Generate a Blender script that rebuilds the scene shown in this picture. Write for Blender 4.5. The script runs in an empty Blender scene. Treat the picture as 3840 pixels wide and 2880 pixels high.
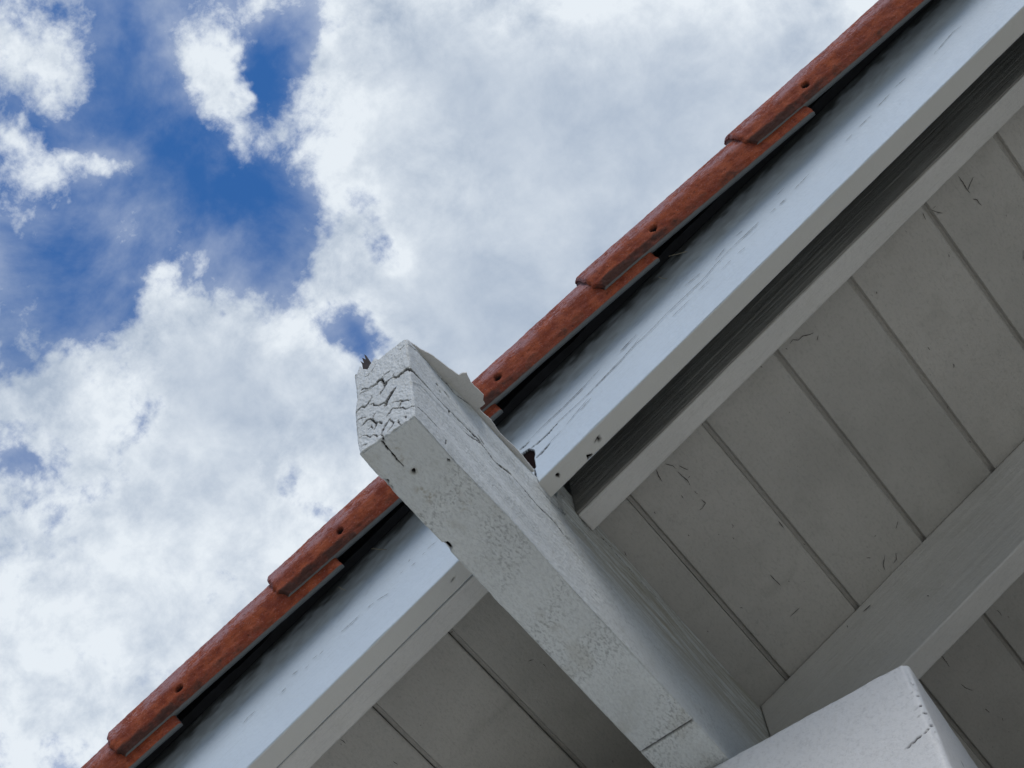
import bpy, math, random
import numpy as np
from mathutils import Matrix, Vector

# ---------------------------------------------------------------- camera
scene = bpy.context.scene
R = np.array([[0.80103, 0.590877, -0.096], [-0.555352, 0.673644, -0.487636], [-0.223463, 0.443924, 0.867753]])
CAM = (0.77785, -1.09446, -2.21753)
cd = bpy.data.cameras.new("camera")
cam = bpy.data.objects.new("camera", cd)
scene.collection.objects.link(cam)
m = Matrix(((R[0][0], -R[1][0], -R[2][0], CAM[0]), (R[0][1], -R[1][1], -R[2][1], CAM[1]),
            (R[0][2], -R[1][2], -R[2][2], CAM[2]), (0, 0, 0, 1)))
cam.matrix_world = m
cd.sensor_fit = 'HORIZONTAL'
cd.sensor_width = 36
cd.lens = 36 * 2.04293
cd.clip_start = 0.05
cd.clip_end = 5000
scene.camera = cam

# ---------------------------------------------------------------- light
SUN_EL, SUN_AZ = math.radians(43), math.radians(148)      # azimuth clockwise from +Y
w_ = bpy.data.worlds.new("World")
scene.world = w_
w_.use_nodes = True
BLOBS=[[-1.35,0.739,13.445,-4.091,-27.443,-1.316,-8.349],[-1.3,29.476,24.332,0.044,-21.715,26.819,-16.12],[-0.7,-2.821,22.192,-7.099,-62.734,-14.173,-15.755],[-1.3,39.121,53.512,-5.514,-35.393,25.231,-15.979],[-0.6,59.66,49.035,-0.205,-30.346,38.297,-17.494],[-0.7,106.484,41.14,16.209,-11.0,34.982,-12.99],[-1.0,79.574,24.717,16.89,-11.194,49.797,-14.583],[-0.7,58.797,54.315,8.072,-93.424,118.21,-51.953],[-1.1,19.342,17.646,2.349,-21.773,26.69,-17.398],[-1.0,39.42,3.245,14.781,2.867,49.244,-15.627],[-0.7,31.582,29.235,4.42,-51.655,62.762,-44.712],[-0.6,11.213,29.625,-3.616,-51.078,16.421,-22.376],[-1.9,47.374,37.803,-1.729,-33.977,41.525,-27.92],[-0.9,50.877,40.109,-2.534,-63.356,77.217,-53.378],[-1.1,88.456,72.151,-1.067,-41.429,49.76,-39.418],[-0.7,118.297,95.546,-2.732,-82.124,98.049,-81.761],[-0.9,43.442,40.381,6.31,-72.548,87.084,-69.344],[-0.8,58.252,51.062,4.198,-63.238,76.355,-57.701],[-0.6,29.125,25.856,2.549,-29.096,35.821,-22.302],[-0.8,-0.823,38.81,-14.855,-88.499,-9.12,-18.756],[-0.5,109.816,20.675,19.852,-6.572,59.675,-25.221],[2.0,5.818,1.635,-0.156,-2.311,7.596,-3.775],[0.9,7.316,11.089,-2.453,-27.002,16.053,-10.054],[0.4,17.776,52.411,-14.794,-35.173,9.015,-11.242],[0.5,7.719,29.853,-10.235,-28.486,4.242,-9.183],[0.7,17.992,13.595,-1.71,-15.876,19.397,-13.078],[0.7,13.818,38.021,-3.29,-37.77,12.611,-15.332],[0.5,-10.138,76.008,-21.44,-146.795,-35.662,-41.534],[0.35,2.509,66.116,-15.558,-49.902,-1.246,-12.821],[1.2,128.852,33.77,25.996,-4.967,27.358,-9.122],[1.0,23.82,27.37,0.538,-78.169,71.03,-47.526],[0.5,69.777,65.4,10.881,-90.256,112.34,-61.654],[0.45,86.852,21.04,24.462,-14.872,124.018,-45.081],[0.1,58.721,49.319,1.257,-43.259,53.258,-33.158],[1.1,15.27,12.936,0.48,-13.37,16.245,-11.573],[0.5,55.661,35.033,8.324,-48.488,91.265,-50.172],[0.4,32.122,26.401,-0.111,-42.77,52.401,-34.351],[0.8,37.694,17.479,10.698,-17.477,57.357,-28.17],[1.15,5.919,2.665,1.544,-2.633,8.982,-5.683]]

wt = w_.node_tree
for nd in list(wt.nodes):
    wt.nodes.remove(nd)
def wn(kind, **kw):
    nd = wt.nodes.new(kind)
    for k_, v_ in kw.items():
        setattr(nd, k_, v_)
    return nd
def wput(sock, v_):
    if hasattr(v_, 'links'):
        wt.links.new(v_, sock)
    else:
        sock.default_value = v_
def wmath(op, a, b=None, c=None, clamp=False):
    nd = wn('ShaderNodeMath', operation=op, use_clamp=clamp)
    wput(nd.inputs[0], a)
    if b is not None:
        wput(nd.inputs[1], b)
    if c is not None:
        wput(nd.inputs[2], c)
    return nd.outputs[0]
def wvm(op, a, b):
    nd = wn('ShaderNodeVectorMath', operation=op)
    wput(nd.inputs[0], a)
    wput(nd.inputs[1], b)
    return nd
def wnoise(vec, scale, detail, rough=.5, dist=0, col=False):
    nd = wn('ShaderNodeTexNoise')
    wt.links.new(vec, nd.inputs['Vector'])
    nd.inputs['Scale'].default_value = scale
    nd.inputs['Detail'].default_value = detail
    nd.inputs['Roughness'].default_value = rough
    nd.inputs['Distortion'].default_value = dist
    return nd.outputs[1 if col else 0]
def wstep(v_, a, b):
    nd = wn('ShaderNodeMapRange', interpolation_type='SMOOTHSTEP')
    wput(nd.inputs[0], v_)
    nd.inputs[1].default_value = a
    nd.inputs[2].default_value = b
    return nd.outputs[0]
def wmix(f, a, b):
    nd = wn('ShaderNodeMix', data_type='RGBA')
    wput(nd.inputs[0], f)
    wput(nd.inputs[6], a)
    wput(nd.inputs[7], b)
    return nd.outputs[2]
gen = wn('ShaderNodeTexCoord').outputs['Generated']
sky = wn('ShaderNodeTexSky', sky_type='NISHITA')
sky.sun_disc = False
sky.sun_elevation = SUN_EL
sky.sun_rotation = SUN_AZ
sky.air_density = 1.0
sky.dust_density = .2
sky.ozone_density = 3.0
# domain warp, so that the cloud banks get ragged outlines
wc = wnoise(gen, 9, 5, .62, 0, True)
off = wvm('SCALE', wvm('SUBTRACT', wc, (.5, .5, .5)).outputs[0], (0, 0, 0))
off.inputs[3].default_value = .085
dirw = wvm('ADD', gen, off.outputs[0]).outputs[0]
tot = None
for (wg, ax, ay, az, bx, by, bz) in BLOBS:
    a_ = wvm('DOT_PRODUCT', dirw, (ax, ay, az)).outputs['Value']
    b_ = wvm('DOT_PRODUCT', dirw, (bx, by, bz)).outputs['Value']
    r2 = wmath('ADD', wmath('MULTIPLY', a_, a_), wmath('MULTIPLY', b_, b_))
    e_ = wmath('POWER', .42, r2)
    tot = wmath('MULTIPLY_ADD', e_, wg, tot if tot is not None else -.02)
n1 = wnoise(gen, 15, 10, .62, .1)
n2 = wnoise(gen, 44, 9, .66, .25)
n5 = wnoise(gen, 110, 6, .62, .2)
D0 = wmath('ADD', tot, wmath('MULTIPLY', wmath('SUBTRACT', n1, .5), 2.6))
D0 = wmath('ADD', D0, wmath('MULTIPLY', wmath('SUBTRACT', n2, .5), 2.4))
D0 = wmath('ADD', D0, wmath('MULTIPLY', wmath('SUBTRACT', n5, .5), 1.2))
alpha = wstep(D0, -.62, .74)
veil = wmath('MULTIPLY', wstep(wmath('ADD', wnoise(gen, 9, 8, .6, .3), wmath('MULTIPLY', tot, .10)), .26, .66), .52)
alpha = wmath('MAXIMUM', alpha, veil)
# cloud tone: bright billows, blue-grey thick parts and hollows
thick = wstep(tot, .75, 2.0)
n3 = wnoise(gen, 11, 9, .58, .1)
n4 = wnoise(gen, 27, 9, .64, .15)
gq = wmath('ADD', wmath('MULTIPLY', wmath('SUBTRACT', n3, .5), 2.0), wmath('MULTIPLY', wmath('SUBTRACT', n4, .5), 3.2))
gq = wmath('MULTIPLY', gq, wmath('MULTIPLY_ADD', thick, -.68, 1.0))
tone = wmath('ADD', wmath('MULTIPLY_ADD', thick, .46, .22), gq, None, True)
cl = wmix(tone, (.80, .86, .92, 1), (.40, .48, .60, 1))
skc = wmix(1.0, sky.outputs[0], sky.outputs[0])
sks = wvm('MULTIPLY', sky.outputs[0], (.058,.122,.182))
colr = wmix(alpha, sks.outputs[0], cl)
bg = wn('ShaderNodeBackground')
wt.links.new(colr, bg.inputs[0])
bg.inputs[1].default_value = 1.0
wo = wn('ShaderNodeOutputWorld')
wt.links.new(bg.outputs[0], wo.inputs[0])
w_.cycles.sampling_method = 'MANUAL'
w_.cycles.sample_map_resolution = 512

sd = bpy.data.lights.new("sun", 'SUN')
sd.energy = 1.7
sd.angle = math.radians(30)
sd.color = (1.0, 0.94, 0.86)
sun = bpy.data.objects.new("sun", sd)
scene.collection.objects.link(sun)
sv = Vector((math.sin(SUN_AZ) * math.cos(SUN_EL), math.cos(SUN_AZ) * math.cos(SUN_EL), math.sin(SUN_EL)))
sun.rotation_euler = sv.to_track_quat('Z', 'Y').to_euler()
sun.location = sv * 20
vs = scene.view_settings
vs.view_transform = 'Standard'
vs.look = 'None'
vs.exposure = 0
vs.gamma = 1
vs.use_curve_mapping = False

# ---------------------------------------------------------------- measures
P = 0.3676                      # roof pitch
CP, SP = math.cos(P), math.sin(P)
W = 0.0875                      # beam width
Y1, NB, T1 = 0.2962, 0.1972, 0.0326
Y2, N2, T2 = 0.3986, 0.2310, 0.0366
YL = 0.3669
NS = 0.2812
Y3, N3, T3 = 0.8968, 0.1083, 0.0431
NT = 0.4075                      # top of the barge board
GZ = -3.78

def rn(s, y, n):                # roof coordinates -> world
    return np.stack([W + s * CP - n * SP, y + 0 * s, s * SP + n * CP], -1)

END_WIDE=[[(0.0903,0.1172),(0.0865,0.1216),(0.0797,0.1238),(0.0702,0.1222),(0.0655,0.1228)],[(0.0564,0.1275),(0.0499,0.1273),(0.0465,0.118)],[(0.0632,0.099),(0.0567,0.0914),(0.0491,0.0813),(0.0456,0.0705)],[(0.0115,0.2123),(0.0076,0.205),(0.0024,0.1971)],[(0.0448,0.1409),(0.0402,0.1451),(0.0376,0.1395)]]
END_MED=[[(0.0655,0.1228),(0.0629,0.1277),(0.0564,0.1275),(0.0499,0.1273),(0.0471,0.1287),(0.0445,0.1354),(0.0442,0.1415),(0.0402,0.1451),(0.0382,0.1406),(0.0369,0.1383),(0.0276,0.1422),(0.0217,0.1432)],[(0.0465,0.118),(0.0427,0.1128),(0.0401,0.1082)],[(0.0263,0.1144),(0.0213,0.1087),(0.0175,0.1036),(0.0151,0.1025),(0.0101,0.109),(0.0059,0.1054),(-0.0008,0.0999)],[(0.0354,0.0856),(0.0399,0.0833),(0.0444,0.0801),(0.0466,0.0785)],[(0.0562,0.0533),(0.0519,0.049),(0.0459,0.0447)],[(0.0237,0.061),(0.0193,0.0667),(0.0147,0.0672),(0.0093,0.0623)],[(0.0237,0.061),(0.0262,0.0528),(0.0304,0.0438),(0.0343,0.043),(0.0396,0.0337)],[(0.051,0.0329),(0.0461,0.0283),(0.04,0.0208),(0.0366,0.0104)],[(0.0869,0.0263),(0.0825,0.0277)],[(0.0161,0.1496),(0.0089,0.15)]]
END_THIN=[[(0.0217,0.1432),(0.0143,0.1497),(0.0089,0.15)],[(0.021,0.1016),(0.0267,0.0989),(0.0293,0.0915),(0.0354,0.0856)],[(0.0825,0.0277),(0.0748,0.0317),(0.0707,0.0389),(0.0631,0.0455),(0.0562,0.0533)],[(0.03,0.0713),(0.0257,0.0652),(0.0237,0.061)],[(0.0304,0.0438),(0.0283,0.0371),(0.0247,0.0339)],[(0.0366,0.0104),(0.0379,0.002),(0.0364,-0.0051)],[(0.0353,0.1887),(0.032,0.1827),(0.0236,0.1826),(0.0174,0.1799)],[(0.0577,0.1492),(0.0505,0.1478),(0.0463,0.1468)],[(0.0056,0.1432),(0.0157,0.1414),(0.0251,0.1384),(0.0369,0.1383)],[(0.0361,0.0109),(0.0304,0.0101),(0.0253,0.0226),(0.0195,0.0218),(0.0121,0.0351),(0.0019,0.039)],[(0.0697,0.0583),(0.0681,0.051),(0.0647,0.0438)],[(0.0704,0.016),(0.0727,0.0162),(0.0756,0.0094)],[(0.0615,0.0186),(0.0655,0.0018)],[(0.0847,0.0433),(0.075,0.0523),(0.0642,0.0626),(0.0564,0.0676)],[(0.0263,0.1144),(0.0272,0.1209)],[(0.0612,0.1296),(0.0628,0.1355)],[(0.0508,0.0303),(0.0558,0.0178),(0.052,0.0113),(0.0449,0.0066)],[(0.0861,0.1857),(0.0801,0.1858),(0.0758,0.183)],[(0.0025,0.012),(0.0089,0.0139),(0.0144,0.0089)],[(0.0698,0.116),(0.0712,0.1201)],[(0.0171,0.0439),(0.0219,0.0476),(0.0242,0.0362)],[(-0.0011,0.08),(0.0073,0.0836),(0.0163,0.0773)]]
RIGHT_WIDE=[[(0.0028,0.1244),(0.0111,0.1245),(0.0219,0.1262)]]
RIGHT_MED=[[(0.0219,0.1262),(0.034,0.1258),(0.048,0.1279)],[(0.0716,0.2032),(0.091,0.2064),(0.108,0.2023)],[(0.1485,0.2159),(0.1651,0.2186),(0.1907,0.2252),(0.2237,0.2236)],[(0.1299,0.1358),(0.1506,0.1367),(0.1594,0.1313)],[(0.0768,0.1655),(0.0814,0.164),(0.0878,0.165)],[(0.0593,0.1616),(0.0633,0.1634)],[(0.0889,0.1341),(0.087,0.125)],[(0.1875,0.1256),(0.2217,0.1373)],[(0.149,0.1466),(0.1607,0.1394)],[(0.3073,0.1419),(0.3275,0.1418),(0.3441,0.1351)],[(0.2125,0.14),(0.2209,0.1383)]]
RIGHT_THIN=[[(0.3441,0.1351),(0.3678,0.14)],[(0.2472,0.1392),(0.2663,0.136),(0.2816,0.1352),(0.3073,0.1419)],[(0.2948,0.1952),(0.3246,0.1968),(0.359,0.2084),(0.3968,0.2112),(0.4301,0.2132)],[(0.3553,0.2592),(0.3796,0.2633),(0.4012,0.2538),(0.4345,0.2429)],[(0.4491,0.2649),(0.4801,0.2734),(0.5278,0.2679),(0.5648,0.2673),(0.6052,0.2772)],[(0.3391,0.2243),(0.3508,0.2135),(0.3727,0.2074)],[(0.048,0.1279),(0.0603,0.1276),(0.0889,0.1341),(0.1141,0.1356),(0.1299,0.1358)],[(0.0016,0.1893),(0.021,0.1993),(0.0418,0.2051),(0.0716,0.2032)],[(0.108,0.2023),(0.1402,0.2145),(0.1485,0.2159)],[(0.0071,0.0316),(0.0209,0.0375),(0.0342,0.0372),(0.0551,0.0379)],[(0.0647,0.1547),(0.0692,0.1532)],[(0.1078,0.1805),(0.1086,0.1739)],[(0.0659,0.027),(0.0643,0.0162)],[(0.0636,0.1303),(0.0648,0.1272)],[(0.2217,0.1373),(0.2803,0.1346),(0.3215,0.1406)],[(0.1173,0.122),(0.1568,0.1344),(0.1875,0.1256)]]
RIGHT_RIDGE=[[(-0.001,0.0981),(0.0019,0.089),(0.02,0.1065),(0.0336,0.1063),(0.0486,0.1042),(0.08,0.1109),(0.1121,0.12)]]
BOT_MED=[[(0.0343,0.0017),(0.0339,0.0094),(0.0342,0.0178)]]
BOT_THIN=[[(0.0342,0.0178),(0.0326,0.0314),(0.0331,0.0482)]]
KERF=[[(-0.0003,0.6172),(0.0251,0.6186),(0.0412,0.6182),(0.0677,0.6178),(0.09,0.6175)]]
BOT_HOLES=[[(0.0383,0.0621)],[(0.0814,0.0775)],[(-0.0018,0.0521)],[(-0.0006,0.1787)],[(-0.0016,0.0605)]]
BOT_STAIN=[[(0.0277,0.0906)],[(0.0302,0.1052)],[(0.0567,0.1456)],[(0.0381,0.036)],[(0.0429,0.0182)]]
BARGE_HOLE=[[(0.0934,0.2902),(0.1054,0.2858),(0.1081,0.2722),(0.1045,0.263),(0.0989,0.2553),(0.0903,0.2342),(0.0886,0.2416),(0.0917,0.2657)]]
BARGE_SPLIT=[[(0.098,0.3042),(0.1051,0.3012),(0.1139,0.3014)],[(0.1081,0.2828),(0.1274,0.2787),(0.142,0.279),(0.1603,0.281)],[(0.1016,0.2524),(0.1152,0.2511),(0.1313,0.2545)],[(0.088,0.2327),(0.0795,0.2118),(0.0759,0.2001),(0.0748,0.1827)]]
BARGE_FINE=[[(0.1603,0.281),(0.177,0.2798),(0.2103,0.2775)],[(0.1313,0.2545),(0.1573,0.2551)],[(0.1139,0.3014),(0.144,0.3037),(0.1864,0.3016),(0.2306,0.3027),(0.262,0.3065)],[(0.2103,0.2775),(0.2162,0.2777),(0.2514,0.2785),(0.2867,0.2793),(0.3308,0.2895)],[(0.1939,0.2589),(0.219,0.2625)],[(0.2984,0.3012),(0.3255,0.3049)],[(0.2992,0.2832),(0.3574,0.283),(0.3821,0.2851)],[(0.3871,0.2837),(0.4049,0.2841),(0.4566,0.2822),(0.4836,0.2875),(0.5237,0.2899)],[(0.5268,0.29),(0.5728,0.2879)],[(0.5937,0.2838),(0.6047,0.2825)],[(0.6096,0.281),(0.6251,0.2798)],[(0.4801,0.2643),(0.5009,0.2647)],[(0.437,0.2679),(0.4613,0.2669)],[(0.3822,0.2667),(0.4197,0.266)],[(0.5129,0.265),(0.5287,0.2623)],[(0.2977,0.3002),(0.3353,0.3042)],[(0.4899,0.2969),(0.5152,0.3038)],[(0.1657,0.2574),(0.2146,0.2675)],[(0.1508,0.3029),(0.1813,0.3006),(0.2314,0.3018)],[(0.539,0.3059),(0.5515,0.3046)],[(0.434,0.3066),(0.463,0.301)],[(0.217,0.2768),(0.2992,0.2832)],[(0.5397,0.2874),(0.5677,0.2849)],[(0.6108,0.2828),(0.6248,0.2815)],[(0.6441,0.2835),(0.6756,0.2858)],[(0.7459,0.2796),(0.7612,0.2799)],[(0.7746,0.2818),(0.801,0.2808)],[(0.8575,0.2915),(0.8797,0.2889)],[(0.9309,0.2806),(0.9764,0.2879),(0.9927,0.2835)],[(0.5375,0.3061),(0.55,0.3048)],[(0.6256,0.3081),(0.6409,0.3085)],[(0.8169,0.2859),(0.8458,0.2881)],[(-0.0785,0.2791),(-0.0867,0.2813),(-0.0956,0.2821)],[(-0.0995,0.2803),(-0.1057,0.2802)],[(-0.1212,0.2964),(-0.1267,0.2946)],[(-0.119,0.2782),(-0.1275,0.2797)],[(-0.2066,0.2811),(-0.2112,0.281)],[(-0.229,0.2823),(-0.2615,0.2848)],[(-0.2382,0.2787),(-0.2459,0.2786)],[(-0.2945,0.2824),(-0.3053,0.2821)],[(-0.307,0.2854),(-0.3171,0.2868)],[(-0.323,0.2834),(-0.3329,0.2815)],[(-0.3405,0.2929),(-0.3494,0.2933)],[(-0.3684,0.2813),(-0.3772,0.2804)],[(-0.1957,0.2781),(-0.1755,0.2687)],[(-0.14,0.286),(-0.1462,0.2859)],[(-0.4227,0.2958),(-0.4389,0.297),(-0.4477,0.2935)],[(-0.3689,0.2822),(-0.3817,0.2802)],[(-0.3413,0.2944),(-0.3514,0.2958)],[(-0.1996,0.2796),(-0.2112,0.2809)],[(-0.2259,0.2822),(-0.2383,0.282)]]
BB_HOLES=[[(0.1038,0.3099)],[(0.1539,0.3245)],[(0.1794,0.314)],[(0.2043,0.3199)],[(-0.0992,0.3114)],[(-0.3498,0.3209)],[(-0.2234,0.3512)]]
SOF=[[(0.2581,0.623),(0.2581,0.6282),(0.2547,0.6292)],[(0.246,0.6417),(0.2463,0.6457)],[(0.3153,0.6786),(0.3149,0.6948)],[(0.4092,0.8639),(0.3979,0.8745),(0.3948,0.8845)],[(0.4259,0.8747),(0.4207,0.8842),(0.4121,0.8863)],[(0.2548,0.8188),(0.235,0.8177)],[(0.3218,0.7395),(0.3239,0.7436)],[(0.4492,0.843),(0.4599,0.8356)],[(0.2526,0.7363),(0.2545,0.765)],[(0.497,0.4718),(0.5044,0.47),(0.5106,0.4778),(0.5198,0.4778),(0.5274,0.4839),(0.5358,0.487)],[(0.5392,0.4958),(0.5321,0.5012)],[(0.4878,0.4719),(0.489,0.4762)],[(0.8563,0.4694),(0.8566,0.4854),(0.8555,0.4978),(0.8569,0.5068)],[(0.8752,0.4901),(0.8637,0.4951),(0.8558,0.4996)],[(0.8546,0.5167),(0.8595,0.5229),(0.8591,0.5301),(0.8609,0.5364)],[(0.7788,0.4725),(0.776,0.4849)],[(0.7923,0.4795),(0.7989,0.4919),(0.8042,0.4976)],[(0.8017,0.4795),(0.7955,0.4795)],[(0.2404,0.468),(0.2473,0.4795),(0.2483,0.4871)],[(0.2472,0.4923),(0.248,0.504),(0.2497,0.5145),(0.2479,0.5245)],[(0.2472,0.5357),(0.2478,0.5439)],[(0.247,0.5552),(0.2487,0.5647),(0.2408,0.5671),(0.2346,0.5659)],[(0.2538,0.4864),(0.2605,0.5033)],[(0.2251,0.4635),(0.2214,0.4745),(0.2201,0.4861)],[(0.2283,0.5252),(0.2278,0.5322)],[(0.1107,0.5245),(0.1086,0.5333)],[(0.2572,0.5127),(0.2531,0.5127)],[(0.3739,1.0709),(0.3794,1.0833),(0.3789,1.0991),(0.3779,1.1082)],[(0.3831,1.0733),(0.3906,1.0779)],[(0.375,1.1503),(0.3769,1.1629),(0.3825,1.1757)],[(0.496,1.0962),(0.4977,1.1042),(0.4966,1.111)],[(0.3799,1.2209),(0.3818,1.2338)],[(0.4187,0.8248),(0.4152,0.8248)],[(-0.3689,0.4144),(-0.3675,0.4199),(-0.3684,0.4262)],[(-0.3399,0.5018),(-0.3385,0.5111)],[(-0.1533,0.4171),(-0.1493,0.418)]]
R3=[[(0.3231,0.2624),(0.329,0.261),(0.3394,0.2609)],[(0.2915,0.2669),(0.2892,0.2614)],[(0.4003,0.179),(0.4002,0.1745)]]
CAP=[[(0.0845,0.0058),(0.0907,0.029),(0.0964,0.0435),(0.1006,0.0696),(0.1054,0.092),(0.1094,0.0882),(0.1113,0.0921),(0.1155,0.0946),(0.1113,0.1097),(0.1119,0.1203),(0.1128,0.1368),(0.1067,0.1434),(0.1063,0.1488),(0.0979,0.1471),(0.0951,0.1541),(0.0975,0.1736),(0.0944,0.1975),(0.0973,0.2401),(0.0955,0.2762)]]
SPIKE=[[(0.013,0.2046),(0.0121,0.2256),(0.0095,0.2377),(0.0151,0.2251),(0.0128,0.2429),(0.0185,0.2313),(0.0167,0.2475),(0.0219,0.2262),(0.0268,0.2065),(0.0223,0.194)]]
ENDRIM=[[(0.0861,0.2038),(0.0729,0.2044),(0.0608,0.2036),(0.0511,0.2021),(0.0414,0.2015),(0.0347,0.2123),(0.0224,0.1958),(0.0121,0.2116),(0.0112,0.2187),(-0.0033,0.2235),(0.0001,0.1998),(0.0014,0.171),(0.0031,0.1385),(-0.0022,0.1106),(-0.0015,0.0695),(-0.0001,0.0323),(0.0021,0.0022)]]


# ---------------------------------------------------------------- noise
def _h(ix, iy, iz, seed):
    n = (ix * 374761393 + iy * 668265263 + iz * 2147483647 + seed * 974634777) & 0xFFFFFFFF
    n = ((n ^ (n >> 13)) * 1274126177) & 0xFFFFFFFF
    n = ((n ^ (n >> 16)) * 2246822519) & 0xFFFFFFFF
    return ((n ^ (n >> 15)) & 0xFFFFFF) / float(0xFFFFFF)

def vn(p, seed=0):              # value noise in -1..1
    p = np.asarray(p, float)
    i = np.floor(p).astype(np.int64)
    f = p - i
    f = f * f * f * (f * (f * 6 - 15) + 10)
    r = 0
    for dx in (0, 1):
        for dy in (0, 1):
            for dz in (0, 1):
                wt = (f[..., 0] if dx else 1 - f[..., 0]) * (f[..., 1] if dy else 1 - f[..., 1]) * (f[..., 2] if dz else 1 - f[..., 2])
                r = r + wt * _h(i[..., 0] + dx, i[..., 1] + dy, i[..., 2] + dz, seed)
    return r * 2 - 1

def fbm(p, oct=4, seed=0, gain=.5):
    p = np.asarray(p, float)
    a, s, r = 1.0, 0.0, 0
    for o in range(oct):
        r = r + a * vn(p * (2.03 ** o) + 17.3 * o, seed + o)
        s += a
        a *= gain
    return r / s

def sst(a, b, x):
    t = np.clip((x - a) / (b - a), 0, 1)
    return t * t * (3 - 2 * t)

def dpoly(Q, line):             # distance of 2D points to a polyline (+ parameter 0..1)
    Q = np.asarray(Q)
    best = np.full(Q.shape[:-1], 1e9)
    par = np.zeros(Q.shape[:-1])
    L = np.array(line, float)
    if len(L) == 1:
        return np.hypot(*(Q - L[0]).T).T, par
    seg = np.hypot(*(L[1:] - L[:-1]).T)
    tot = seg.sum()
    acc = 0
    lo, hi = L.min(0) - .012, L.max(0) + .012
    idx = np.where(np.all((Q > lo) & (Q < hi), -1))
    q = Q[idx]
    b, pr = np.full(len(q), 1e9), np.zeros(len(q))
    for k in range(len(L) - 1):
        a, d = L[k], L[k + 1] - L[k]
        t = np.clip(((q - a) @ d) / (d @ d + 1e-15), 0, 1)
        dd = np.hypot(*(q - a - t[:, None] * d).T)
        mk = dd < b
        b[mk] = dd[mk]
        pr[mk] = ((acc + t * seg[k]) / tot)[mk]
        acc += seg[k]
    best[idx] = b
    par[idx] = pr
    return best, par

def cracks(Q, groups, jit=.0006, seed=3):
    """groups: (lines, half width, depth) -> depth (m), darkness"""
    Q = np.asarray(Q)
    q3 = np.concatenate([Q, np.zeros(Q.shape[:-1] + (1,))], -1)
    Qj = Q + np.stack([fbm(q3 * 260, 3, seed), fbm(q3 * 260, 3, seed + 9)], -1) * jit * 1.6
    dep = np.zeros(Q.shape[:-1])
    dark = np.zeros(Q.shape[:-1])
    for lines, hw, dp in groups:
        for l in lines:
            d, t = dpoly(Qj, l)
            ww = hw * (0.35 + 0.85 * np.sqrt(np.clip(4 * t * (1 - t), 0, 1))) * (1 + .35 * vn(q3 * 420, seed + 4))
            k = 1 - sst(.45, 1.0, d / np.maximum(ww, 1e-5))
            dep = np.maximum(dep, k * dp)
            dark = np.maximum(dark, 1 - sst(.65, 1.3, d / np.maximum(ww, 1e-5)))
    return dep, dark

# ---------------------------------------------------------------- scene helpers
C = scene.collection

def mesh_obj(name, verts, faces, mat, parent=None, smooth=True, attrs=None, loc=None):
    me = bpy.data.meshes.new(name)
    verts = np.asarray(verts, float)
    base = np.zeros(3)
    if parent is not None:
        base = np.array(BASE[parent.name])
    elif loc is not None:
        base = np.array(loc)
    verts = verts - base
    faces = np.asarray(faces) if not isinstance(faces, list) else faces
    if isinstance(faces, np.ndarray):
        nf = len(faces)
        k = faces.shape[1]
        me.vertices.add(len(verts))
        me.vertices.foreach_set('co', verts.ravel())
        me.loops.add(nf * k)
        me.loops.foreach_set('vertex_index', faces.ravel().astype(np.int32))
        me.polygons.add(nf)
        me.polygons.foreach_set('loop_start', np.arange(0, nf * k, k, dtype=np.int32))
        me.polygons.foreach_set('loop_total', np.full(nf, k, dtype=np.int32))
        me.update(calc_edges=True)
    else:
        me.from_pydata(verts.tolist(), [], faces)
    me.polygons.foreach_set('use_smooth', [smooth] * len(me.polygons))
    for k, v in (attrs or {}).items():
        a = me.attributes.new(k, 'FLOAT', 'POINT')
        a.data.foreach_set('value', np.asarray(v, np.float32))
    me.materials.append(mat)
    me.validate()
    o = bpy.data.objects.new(name, me)
    C.objects.link(o)
    if parent is not None:
        o.parent = parent
    elif loc is not None:
        o.location = loc
    return o

BASE = {}

def thing(name, label, cat, loc, group=None):
    o = bpy.data.objects.new(name, None)
    C.objects.link(o)
    o.location = loc
    o['label'] = label
    o['category'] = cat
    if group:
        o['group'] = group
    BASE[o.name] = loc
    return o

def lattice(X, Y, Z):
    """closed box surface on a lattice: integer unique verts, quads facing out"""
    X, Y, Z = map(lambda a: np.asarray(a, float), (X, Y, Z))
    nx, ny, nz = len(X), len(Y), len(Z)
    quads = []
    def key(i, j, k):
        return (i * ny + j) * nz + k
    def face(a, b, fn, flip):
        I, J = np.meshgrid(np.arange(a - 1), np.arange(b - 1), indexing='ij')
        q = np.stack([fn(I, J), fn(I + 1, J), fn(I + 1, J + 1), fn(I, J + 1)], -1).reshape(-1, 4)
        quads.append(q[:, ::-1] if flip else q)
    face(nx, ny, lambda i, j: key(i, j, 0), True)
    face(nx, ny, lambda i, j: key(i, j, nz - 1), False)
    face(nx, nz, lambda i, k: key(i, 0, k), False)
    face(nx, nz, lambda i, k: key(i, ny - 1, k), True)
    face(ny, nz, lambda j, k: key(0, j, k), True)
    face(ny, nz, lambda j, k: key(nx - 1, j, k), False)
    q = np.concatenate(quads)
    u, inv = np.unique(q.ravel(), return_inverse=True)
    k = u % nz
    j = (u // nz) % ny
    i = u // (nz * ny)
    return np.stack([X[i], Y[j], Z[k]], -1), inv.reshape(-1, 4)

def rounded(Pt, lo, hi, r):
    lo, hi = np.array(lo, float), np.array(hi, float)
    q = np.clip(Pt, lo + r, hi - r)
    d = Pt - q
    L = np.linalg.norm(d, axis=1, keepdims=True)
    dr = d / np.maximum(L, 1e-9)
    return q + dr * np.minimum(r, L * 10), dr

def steps(a, b, d):
    return np.linspace(a, b, max(2, int(round((b - a) / d)) + 1))

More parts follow.
